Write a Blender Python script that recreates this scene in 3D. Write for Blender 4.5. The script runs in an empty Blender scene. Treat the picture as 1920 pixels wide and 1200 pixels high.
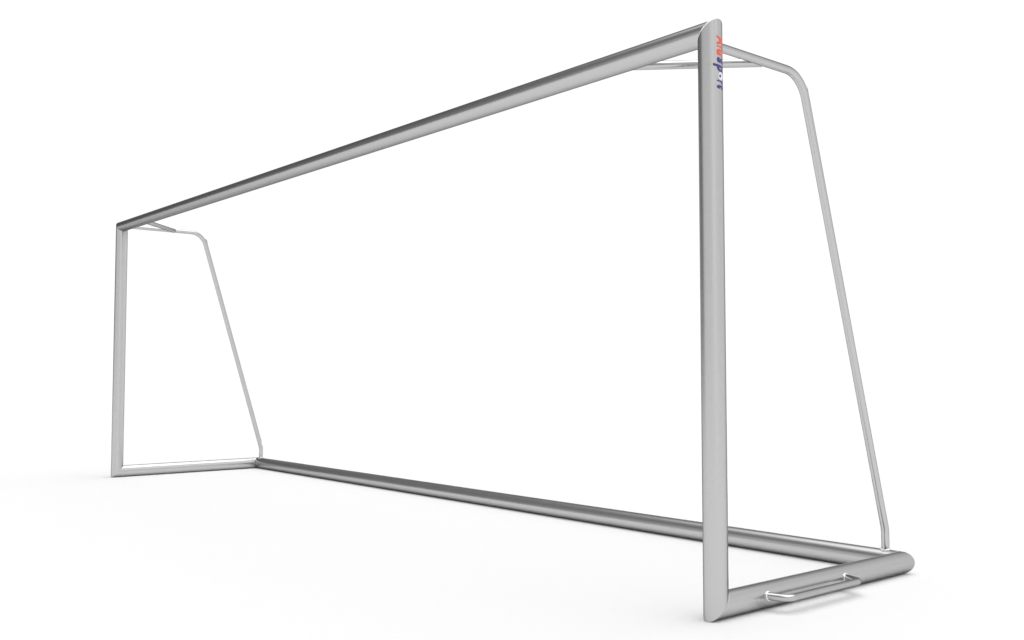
import bpy, bmesh, math
from mathutils import Vector, Matrix
scene = bpy.context.scene
C = scene.collection
R = math.radians

# ---------------------------------------------------------------- camera
W, D = 7.42, 1.493            # axis to axis width, depth of the ground frame
A, B = 0.0566, 0.0494         # half axes of the oval aluminium profile
HT = 2.54                     # outer height
ZB, ZT = A, HT - B            # axis heights of ground frame and crossbar

cd = bpy.data.cameras.new('camera')
cam = bpy.data.objects.new('camera', cd); C.objects.link(cam)
yaw, pitch = -0.87453, 0.052755
F = Vector((math.sin(yaw)*math.cos(pitch), math.cos(yaw)*math.cos(pitch), math.sin(pitch)))
Rt = Vector((math.cos(yaw), -math.sin(yaw), 0)); U = Rt.cross(F)
M = Matrix((Rt, U, -F)).transposed().to_4x4()
M.translation = Vector((2.68858, -3.35859, 1.03132))
cam.matrix_world = M
cd.sensor_width = 36; cd.lens = 35; cd.clip_start = 0.05; cd.clip_end = 500
scene.camera = cam

# ---------------------------------------------------------------- light: white studio surround
world = bpy.data.worlds.new('World'); scene.world = world; world.use_nodes = True
nt = world.node_tree; nt.nodes.clear()
def N(t, **k):
    n = nt.nodes.new(t)
    for a, b in k.items(): setattr(n, a, b)
    return n
def mth(op, a, b=None, c=None):
    n = N('ShaderNodeMath', operation=op)
    for i, v in enumerate((a, b, c)):
        if v is None: continue
        if isinstance(v, (int, float)): n.inputs[i].default_value = v
        else: nt.links.new(v, n.inputs[i])
    return n.outputs[0]
def ramp(v, a, b, lo=0.0, hi=1.0):
    n = N('ShaderNodeMapRange', interpolation_type='SMOOTHSTEP')
    nt.links.new(v, n.inputs['Value'])
    n.inputs['From Min'].default_value = a; n.inputs['From Max'].default_value = b
    n.inputs['To Min'].default_value = lo; n.inputs['To Max'].default_value = hi
    return n.outputs['Result']
tc = N('ShaderNodeTexCoord'); sep = N('ShaderNodeSeparateXYZ')
nt.links.new(tc.outputs['Generated'], sep.inputs[0])
x, y, z = sep.outputs
def blob(az, el, r0, r1, val):      # round glow put into the surround: full inside r0 deg, nothing past r1
    d = (math.sin(R(az))*math.cos(R(el)), math.cos(R(az))*math.cos(R(el)), math.sin(R(el)))
    dot = mth('ADD', mth('ADD', mth('MULTIPLY', x, d[0]), mth('MULTIPLY', y, d[1])), mth('MULTIPLY', z, d[2]))
    return mth('MULTIPLY', ramp(dot, math.cos(R(r1)), math.cos(R(r0))), val)
# azimuth in degrees measured from straight behind the goal, positive to the right
az = mth('MULTIPLY', mth('ARCTAN2', x, y), 180/math.pi)
cr = N('ShaderNodeValToRGB'); nt.links.new(mth('MULTIPLY_ADD', az, 1/360, .5), cr.inputs[0])
els = cr.color_ramp.elements
stops = [(-180, .80), (-150, .74), (-138, .34), (-126, .20), (-92, .23), (-83, 1.0), (20, 1.0), (42, .84), (80, .84), (95, 1.0), (112, 1.0), (130, .80)]
while len(els) > 1: els.remove(els[-1])
for k, (a_, v_) in enumerate(stops):
    e_ = els[0] if k == 0 else els.new(a_/360+.5)
    e_.position = a_/360+.5; e_.color = (v_, v_, v_, 1)
LOW = mth('MULTIPLY', cr.outputs[0], 1.03)
side = ramp(az, -32, 4)
side = mth('MULTIPLY', side, ramp(az, 110, 165, 1.0, 0.0))
HIGH = mth('ADD', mth('MULTIPLY', side, 0.58), 0.22)
h = ramp(z, 0.385, 0.47)
L = mth('ADD', mth('MULTIPLY', LOW, mth('SUBTRACT', 1.0, h)), mth('MULTIPLY', HIGH, h))
L = mth('ADD', L, blob(60, 88, 24, 46, 2.06))                  # overhead soft box
L = mth('ADD', L, blob(66, 27, 3, 8, 1.0))                   # added glow right, behind, for a highlight on the far side bar
bg = N('ShaderNodeBackground'); out = N('ShaderNodeOutputWorld')
nt.links.new(L, bg.inputs['Strength']); bg.inputs['Color'].default_value = (1, 1, 1, 1)
nt.links.new(bg.outputs[0], out.inputs[0])
try:
    world.cycles.sampling_method = 'MANUAL'; world.cycles.sample_map_resolution = 2048
except Exception: pass

cy = scene.cycles
cy.use_denoising = True; cy.denoiser = 'OPENIMAGEDENOISE'; cy.denoising_input_passes = 'RGB'
cy.use_adaptive_sampling = False; cy.sample_clamp_indirect = 4; cy.filter_width = 1.5
vs = scene.view_settings
vs.view_transform = 'Standard'; vs.look = 'None'; vs.exposure = 0; vs.gamma = 1
vs.use_curve_mapping = False

# ---------------------------------------------------------------- materials
def mat(name): 
    m = bpy.data.materials.new(name); m.use_nodes = True
    return m, m.node_tree, m.node_tree.nodes['Principled BSDF']
def metal(name, base, rough, edge=.15, aniso=0.0, var=0.05, streak=(260, 2), bump=0.02):
    m, t, p = mat(name)
    p.inputs['Metallic'].default_value = 1.0
    p.inputs['Specular Tint'].default_value = (edge, edge, edge, 1)
    uv = t.nodes.new('ShaderNodeUVMap'); uv.uv_map = 'UVMap'
    mp = t.nodes.new('ShaderNodeMapping'); mp.inputs['Scale'].default_value = (streak[0], streak[1], 1)
    t.links.new(uv.outputs[0], mp.inputs[0])
    n = t.nodes.new('ShaderNodeTexNoise'); n.inputs['Scale'].default_value = 1; n.inputs['Detail'].default_value = 3
    t.links.new(mp.outputs[0], n.inputs['Vector'])
    n2 = t.nodes.new('ShaderNodeTexNoise'); n2.inputs['Scale'].default_value = 9; n2.inputs['Detail'].default_value = 4
    t.links.new(uv.outputs[0], n2.inputs['Vector'])
    def mr(src, a, b):
        q = t.nodes.new('ShaderNodeMapRange'); q.inputs['From Min'].default_value = .3; q.inputs['From Max'].default_value = .7
        q.inputs['To Min'].default_value = a; q.inputs['To Max'].default_value = b
        t.links.new(src, q.inputs['Value']); return q.outputs[0]
    a = mr(n.outputs['Fac'], rough-.004, rough+.004)
    b = mr(n2.outputs['Fac'], -.012, .012)
    s = t.nodes.new('ShaderNodeMath'); t.links.new(a, s.inputs[0]); t.links.new(b, s.inputs[1])
    t.links.new(s.outputs[0], p.inputs['Roughness'])
    c = t.nodes.new('ShaderNodeMix'); c.data_type = 'RGBA'
    t.links.new(mr(n.outputs['Fac'], 0, 1), c.inputs['Factor'])
    c.inputs['A'].default_value = tuple(v*(1-var) for v in base)+(1,)
    c.inputs['B'].default_value = tuple(min(1, v*(1+var)) for v in base)+(1,)
    t.links.new(c.outputs['Result'], p.inputs['Base Color'])
    bp = t.nodes.new('ShaderNodeBump'); bp.inputs['Strength'].default_value = bump; bp.inputs['Distance'].default_value = .0005
    t.links.new(n.outputs['Fac'], bp.inputs['Height']); t.links.new(bp.outputs[0], p.inputs['Normal'])
    if aniso:
        p.inputs['Anisotropic'].default_value = aniso
        tg = t.nodes.new('ShaderNodeTangent'); tg.direction_type = 'UV_MAP'; tg.uv_map = 'UVMap'
        t.links.new(tg.outputs[0], p.inputs['Tangent'])
    return m
PROFILE = metal('brushed_aluminium_profile', (.56, .563, .56), .28, edge=.2, var=.006, bump=0)
TUBE = metal('smooth_aluminium_tube', (.56, .565, .56), .15, edge=.2, var=.015, bump=0)
HANDLE = metal('satin_handle_tube', (.52, .525, .52), .18, edge=.2, var=.015, bump=0)
WELD = metal('bright_weld_metal', (.95, .95, .95), .22, edge=.9, var=.01)

FLOOR, t, p = mat('white_studio_floor')
nz = t.nodes.new('ShaderNodeTexNoise'); nz.inputs['Scale'].default_value = 1.3; nz.inputs['Detail'].default_value = 5
tc2 = t.nodes.new('ShaderNodeTexCoord'); t.links.new(tc2.outputs['Object'], nz.inputs['Vector'])
mx = t.nodes.new('ShaderNodeMix'); mx.data_type = 'RGBA'
mx.inputs['A'].default_value = (.80, .80, .80, 1); mx.inputs['B'].default_value = (.81, .81, .81, 1)
t.links.new(nz.outputs['Fac'], mx.inputs['Factor']); t.links.new(mx.outputs['Result'], p.inputs['Base Color'])
p.inputs['Roughness'].default_value = 1; p.inputs['Specular IOR Level'].default_value = 0

def ink(name, c1, c2=None):
    m, t, p = mat(name); p.inputs['Roughness'].default_value = .45
    if c2 is None: c2 = c1
    g = t.nodes.new('ShaderNodeTexCoord'); n = t.nodes.new('ShaderNodeTexNoise'); n.inputs['Scale'].default_value = 60
    t.links.new(g.outputs['Object'], n.inputs['Vector'])
    mx = t.nodes.new('ShaderNodeMix'); mx.data_type = 'RGBA'
    mx.inputs['A'].default_value = c1+(1,); mx.inputs['B'].default_value = c2+(1,)
    t.links.new(n.outputs['Fac'], mx.inputs['Factor']); t.links.new(mx.outputs['Result'], p.inputs['Base Color'])
    return m
RED = ink('red_orange_foil', (.80, .07, .03), (.84, .12, .04))
BLUE = ink('dark_blue_foil', (.04, .035, .18), (.05, .045, .23))
WHITE = ink('white_foil', (.78, .78, .85))
LIME = ink('lime_foil', (.46, .50, .34))

# ---------------------------------------------------------------- helpers
def link(name, bm, m, parent=None, smooth=True):
    me = bpy.data.meshes.new(name); bm.to_mesh(me); bm.free()
    me.materials.append(m)
    if smooth:
        for q in me.polygons: q.use_smooth = True
    o = bpy.data.objects.new(name, me); C.objects.link(o)
    if parent: o.parent = parent
    return o

def oval(n=120, groove=True):
    """section points (b along the B axis, a along the A axis); the net channel opens at +A"""
    pts = []
    hw = .0055
    for i in range(n):
        th = math.pi/2 + 2*math.pi*(i+.5)/n
        pts.append((B*math.cos(th), A*math.sin(th)))
    if not groove: return pts
    body = [q for q in pts if not (q[1] > 0 and abs(q[0]) < hw+.0015)]
    i0 = next(i for i in range(len(body)) if body[i][0] < 0 and body[i-1][0] > 0 and body[i][1] > 0)
    body = body[i0:]+body[:i0]                       # starts just left of the channel, ends just right of it
    top = A*math.sqrt(1-(hw/B)**2)
    ch = [(hw+.0008, top), (hw+.0001, top-.0007), (hw-.0001, top-.002), (hw-.0003, top-.009), (-hw+.0003, top-.009), (-hw+.0001, top-.002), (-hw-.0001, top-.0007), (-hw-.0008, top)]
    return body+ch
SEC = oval()

def profile(name, P0, P1, bvec, avec, cut0, cut1, parent):
    """oval profile from P0 to P1 with mitred ends; cut(b, a) gives how far the end plane runs past the point"""
    P0, P1, bvec, avec = map(Vector, (P0, P1, bvec, avec))
    d = (P1-P0).normalized(); Ln = (P1-P0).length
    bm = bmesh.new(); uvl = bm.loops.layers.uv.new('UVMap')
    rings, vals = [], []
    segs = max(6, int(Ln/.25))
    # a shallow V at each mitre: the welded joint reads as a fine line
    stations = [('0', 0.0, .9), ('0', .0016, 0), ('0', .0035, 0)] + [('m', k/segs, 0) for k in range(1, segs)] + [('1', .0035, 0), ('1', .0016, 0), ('1', 0.0, .9)]
    for kind, tt, sh in stations:
        ring, vv = [], []
        for b, a in SEC:
            e0 = cut0(b, a); e1 = Ln+cut1(b, a)
            if kind == '0': s = e0+tt
            elif kind == '1': s = e1-tt
            else: s = e0+.0035+(e1-e0-.007)*tt
            r = math.hypot(b, a); f = 1-(.0009*sh)/r
            ring.append(bm.verts.new(P0+d*s+bvec*b*f+avec*a*f)); vv.append(s)
        rings.append(ring); vals.append(vv)
    arc = [0]
    for i in range(len(SEC)):
        q, r_ = SEC[i], SEC[(i+1) % len(SEC)]
        arc.append(arc[-1]+math.hypot(q[0]-r_[0], q[1]-r_[1]))
    n = len(SEC)
    for k in range(len(rings)-1):
        for i in range(n):
            j = (i+1) % n
            f = bm.faces.new((rings[k][i], rings[k][j], rings[k+1][j], rings[k+1][i]))
            for lp, (u, v) in zip(f.loops, ((arc[i], vals[k][i]), (arc[i+1], vals[k][j]), (arc[i+1], vals[k+1][j]), (arc[i], vals[k+1][i]))):
                lp[uvl].uv = (u, v)
    bmesh.ops.recalc_face_normals(bm, faces=bm.faces)
    o = link(name, bm, PROFILE, parent)
    # crisp edges only in the net channel
    me = o.data
    try: me.set_sharp_from_angle(angle=R(40))
    except Exception: pass
    return o

def fillet(pts, rads, n=14):
    out = [Vector(pts[0])]
    for i in range(1, len(pts)-1):
        p, a, b = Vector(pts[i]), Vector(pts[i-1]), Vector(pts[i+1])
        u = (a-p).normalized(); v = (b-p).normalized(); ang = u.angle(v)
        tl = rads[i-1]/math.tan(ang/2)
        c = p+(u+v).normalized()*(rads[i-1]/math.sin(ang/2))
        s = p+u*tl; e = p+v*tl
        vs_, ve = s-c, e-c; tot = vs_.angle(ve); ax = vs_.cross(ve).normalized()
        for k in range(n+1):
            out.append(c+Matrix.Rotation(tot*k/n, 3, ax) @ vs_)
    out.append(Vector(pts[-1]))
    return out

def tube(name, path, r, m, parent, seg=40, caps=True, rfun=None):
    bm = bmesh.new(); uvl = bm.loops.layers.uv.new('UVMap')
    path = [Vector(q) for q in path]
    # subdivide long straights so shading stays even
    fine = [path[0]]
    for q in path[1:]:
        a = fine[-1]; k = max(1, int((q-a).length/.2))
        for i in range(1, k+1): fine.append(a.lerp(q, i/k))
    path = fine
    tang = []
    for i in range(len(path)):
        a = path[max(0, i-1)]; b = path[min(len(path)-1, i+1)]
        tang.append((b-a).normalized())
    ref = Vector((1, 0, 0)) if abs(tang[0].x) < .8 else Vector((0, 0, 1))
    nrm = (ref-tang[0]*ref.dot(tang[0])).normalized()
    rings = []; s = 0; ss = []
    for i, q in enumerate(path):
        if i:
            nrm = (nrm-tang[i]*nrm.dot(tang[i])).normalized(); s += (q-path[i-1]).length
        ss.append(s)
        bi = tang[i].cross(nrm)
        rr = r if rfun is None else rfun(i, len(path))
        rings.append([bm.verts.new(q+(nrm*math.cos(2*math.pi*k/seg)+bi*math.sin(2*math.pi*k/seg))*rr) for k in range(seg)])
    for i in range(len(rings)-1):
        for k in range(seg):
            j = (k+1) % seg
            f = bm.faces.new((rings[i][k], rings[i][j], rings[i+1][j], rings[i+1][k]))
            uu = 2*math.pi*r/seg
            for lp, (u, v) in zip(f.loops, ((k*uu, ss[i]), ((k+1)*uu, ss[i]), ((k+1)*uu, ss[i+1]), (k*uu, ss[i+1]))): lp[uvl].uv = (u, v)
    if caps:
        bm.faces.new(rings[0]); bm.faces.new(rings[-1])
    bmesh.ops.recalc_face_normals(bm, faces=bm.faces)
    o = link(name, bm, m, parent)
    try: o.data.set_sharp_from_angle(angle=R(50))
    except Exception: pass
    return o

def bead(name, pts_fn, r, m, parent, n=72, seg=10):
    """weld bead: a rippled closed ring following a curve"""
    bm = bmesh.new(); uvl = bm.loops.layers.uv.new('UVMap')
    P = [Vector(pts_fn(2*math.pi*i/n)) for i in range(n)]
    rings = []
    cen = sum(P, Vector())/n
    for i in range(n):
        tg = (P[(i+1) % n]-P[i-1]).normalized()
        o_ = (P[i]-cen); o_ = (o_-tg*o_.dot(tg)).normalized(); b_ = tg.cross(o_)
        rr = r*(1+.16*math.sin(i*2*math.pi/4.0)+.07*math.sin(i*1.7))
        rings.append([bm.verts.new(P[i]+(o_*math.cos(2*math.pi*k/seg)+b_*math.sin(2*math.pi*k/seg))*rr) for k in range(seg)])
    for i in range(n):
        for k in range(seg):
            a, b = rings[i], rings[(i+1) % n]
            bm.faces.new((a[k], a[(k+1) % seg], b[(k+1) % seg], b[k]))
    bmesh.ops.recalc_face_normals(bm, faces=bm.faces)
    return link(name, bm, m, parent)

# ---------------------------------------------------------------- floor
bm = bmesh.new()
prev = None
cen = bm.verts.new((-3, 0, 0)); nseg = 64
for rad in (12, 40, 140):
    ring = [bm.verts.new((-3+rad*math.cos(2*math.pi*i/nseg), rad*math.sin(2*math.pi*i/nseg), 0)) for i in range(nseg)]
    for i in range(nseg):
        j = (i+1) % nseg
        if prev is None: bm.faces.new((cen, ring[i], ring[j]))
        else: bm.faces.new((prev[i], ring[i], ring[j], prev[j]))
    prev = ring
fl = link('ground', bm, FLOOR, smooth=False); fl['kind'] = 'structure'; fl['label'] = 'plain white studio floor under the goal frame'

# ---------------------------------------------------------------- the goal
goal = bpy.data.objects.new('soccer_goal', None); C.objects.link(goal)
goal.empty_display_size = .3
goal['label'] = 'large bare aluminium football goal frame without a net on a white floor'
goal['category'] = 'soccer goal'

X, Y, Z = (1, 0, 0), (0, 1, 0), (0, 0, 1)
# local section coordinates: (b, a)
post_near = profile('post', (0, 0, ZB), (0, 0, ZT), X, Y, lambda b, a: a, lambda b, a: b, goal)
post_far = profile('post', (-W, 0, ZB), (-W, 0, ZT), X, Y, lambda b, a: a, lambda b, a: -b, goal)
post_near['label'] = 'nearer goal post with red and blue lettering near its top'
# crossbar runs towards -x
profile('crossbar', (0, 0, ZT), (-W, 0, ZT), Z, Y, lambda b, a: -b, lambda b, a: b, goal)
side_near = profile('side_ground_bar', (0, 0, ZB), (0, D, ZB), X, Z, lambda b, a: a, lambda b, a: b, goal)
side_far = profile('side_ground_bar', (-W, 0, ZB), (-W, D, ZB), X, Z, lambda b, a: a, lambda b, a: -b, goal)
profile('rear_ground_bar', (0, D, ZB), (-W, D, ZB), Y, Z, lambda b, a: -b, lambda b, a: b, goal)

# net supports: 40 mm tube going back from the top corner, then sloping down to the rear corner
ZS = 2.486; TR = .020; EI = .083
for sx, x0 in ((-1, 0.0), (1, -W)):
    xs = x0+sx*EI
    xb = x0+sx*.075
    pts = [(xs, .045, ZS), (xs, .797, ZS), (xs, 1.492, .215), (xs, 1.492, .1075)]
    path = fillet(pts, [.165, .16])
    sup = tube('net_support', path, TR, TUBE, goal)
    # narrow net rail on the back of the sloping tube, ending in a small plug
    a = Vector((xs, .797, ZS)); b = Vector((xs, 1.492, .215)); dd = (b-a).normalized()
    back = Vector((0, -dd.z, dd.y)).normalized()
    tl = .165*math.tan(R(36.6))
    rp = [a+dd*(tl-.055)+back*(TR+.0035), a+dd*(tl+.03)+back*(TR-.0005), b-dd*.07+back*(TR-.0005)]
    rp = [rp[0], rp[1], rp[2]]
    tube('net_rail', rp, .0075, TUBE, sup, seg=20)
    pl = a+dd*(tl-.055)+back*(TR+.0035)
    tube('rail_plug', [pl-dd*.004, pl+dd*.007], .0095, WELD, sup, seg=20)
    # weld at the foot follows the oval top of the rear corner
    def foot(tt, xs=xs):
        fx = xs+(TR+.001)*math.cos(tt); fy = 1.492+(TR+.001)*math.sin(tt)
        q = max(-.98, min(.98, (fy-D)/B))
        return (fx, fy, ZB+A*math.sqrt(1-q*q)+.0015)
    bead('weld_bead', foot, .0055, WELD, sup)
    def wall(tt, xs=xs):
        zz = ZS+(TR+.001)*math.sin(tt)
        q = (zz-ZT)/B
        return (xs+(TR+.001)*math.cos(tt), A*math.sqrt(1-q*q)+.0012, zz)
    bead('weld_bead', wall, .0035, WELD, sup)
    # corner brace in the top plane
    p0 = Vector((x0+sx*.535, .045, ZS-.002)); p1 = Vector((x0+sx*(EI+.006), .495, ZS-.002))
    br = tube('corner_brace', [p0, p1], TR, TUBE, goal)

# carrying handle on the outside of the near ground bar
HR = .0165; HZ = .064
hp = fillet([(.044, .295, HZ), (.135, .325, HZ), (.135, .875, HZ), (.044, .905, HZ)], [.05, .03], n=16)
han = tube('carrying_handle', hp, HR, HANDLE, goal, seg=36)
for yy in (.295, .905):
    sgn = 1 if yy < .5 else -1
    def hw_(tt, yy=yy, sgn=sgn):
        zz = HZ+(HR+.0015)*math.sin(tt)
        q = (zz-ZB)/A
        return (B*math.sqrt(1-q*q)+.002, yy+sgn*.002+(HR+.0015)*math.cos(tt), zz)
    bead('weld_bead', hw_, .0042, WELD, han)

# weld run showing on the front of the near top mitre
mp_ = []
for k in range(25):
    th = R(-8+72*k/24)
    b_, a_ = B*math.sin(th), -A*math.cos(th)
    e_ = 1.006
    mp_.append((b_*e_-.002, a_*e_, ZT+b_*e_+.0005))
tube('weld_bead', mp_, .0026, WELD, post_near, seg=12, rfun=lambda i, n: .0034*math.sin(math.pi*(i+.6)/(n+.2))**.5)

# ---------------------------------------------------------------- lettering foil on the outer face of the near post
def letters(spec, m, name, parent=post_near, size=.078, base_y=-.011, shear=.18):
    """spec: (letter, z where it starts, length down the post). The word reads downwards, letter tops
    towards +y, wrapped on the oval of the post; all letters of one colour are one foil"""
    tot = bmesh.new()
    for ch, z0, wd in spec:
        cu = bpy.data.curves.new(name, 'FONT'); cu.body = ch; cu.size = size; cu.shear = shear
        cu.offset = (.065 if ch in 'rt' else .05)*size; cu.resolution_u = 6
        ob = bpy.data.objects.new(name, cu); C.objects.link(ob)
        dg = bpy.context.evaluated_depsgraph_get(); dg.update()
        me = bpy.data.meshes.new_from_object(ob.evaluated_get(dg))
        C.objects.unlink(ob); bpy.data.objects.remove(ob)
        bm = bmesh.new(); bm.from_mesh(me); bpy.data.meshes.remove(me)
        bmesh.ops.remove_doubles(bm, verts=bm.verts, dist=1e-6)
        ys = [v.co.y for v in bm.verts]; lo, hi = min(ys), max(ys); k = lo
        while k < hi:
            g = bm.verts[:]+bm.edges[:]+bm.faces[:]
            bmesh.ops.bisect_plane(bm, geom=g, plane_co=(0, k, 0), plane_no=(0, 1, 0)); k += .003
        xs_ = [v.co.x for v in bm.verts]; x0_, x1_ = min(xs_), max(xs_)
        for v in bm.verts:
            u = (v.co.x-x0_)/(x1_-x0_)*wd; yy = base_y+v.co.y
            v.co = (oval_x(yy), yy, z0-u)
        tmp = bpy.data.meshes.new('tmp'); bm.to_mesh(tmp); bm.free(); tot.from_mesh(tmp); bpy.data.meshes.remove(tmp)
    bmesh.ops.triangulate(tot, faces=tot.faces)
    for f in tot.faces:
        f.normal_update()
        if f.normal.x < 0: f.normal_flip()
    return link(name, tot, m, parent, smooth=False)
def oval_x(yy, lift=.0006): return (B+lift)*math.sqrt(max(.0, 1-(yy/(A+lift))**2))
def disc(name, yc, zc, r, m, r_in=0, lift=.0007, parent=post_near):
    bm = bmesh.new(); n = 28
    o1 = []
    for rr in ([r_in] if r_in else [])+[r*.5 if not r_in else (r+r_in)/2, r]:
        o1.append([bm.verts.new((oval_x(yc+rr*math.cos(2*math.pi*i/n), lift), yc+rr*math.cos(2*math.pi*i/n), zc+rr*math.sin(2*math.pi*i/n))) for i in range(n)])
    if not r_in: bm.faces.new(o1[0])
    for a_, b_ in zip(o1, o1[1:]):
        for i in range(n):
            j = (i+1) % n; bm.faces.new((a_[i], a_[j], b_[j], b_[i]))
    bmesh.ops.recalc_face_normals(bm, faces=bm.faces)
    return link(name, bm, m, parent, smooth=False)

def zt(py): return 2.5-(py-50.7)/434
def sp(ch, a, b): return (ch, zt(a), (b-a)/434)
for ch, a_, b_ in (('A', 64.5, 81.5), ('l', 83.5, 88), ('u', 90, 103.5)):
    letters([sp(ch, a_, b_)], RED, 'letter')['label'] = 'red letter'
for ch, a_, b_ in (('s', 105.5, 117), ('p', 118, 133), ('r', 148.5, 155), ('t', 157, 165.5)):
    letters([sp(ch, a_, b_)], BLUE, 'letter')['label'] = 'dark blue letter'
disc('letter_ball', .008, zt(140.5), .0175, WHITE)
disc('ball_dot', .003, zt(140.5), .0065, BLUE, lift=.0011)
disc('logo_dot', -.0445, zt(119), .0065, LIME)
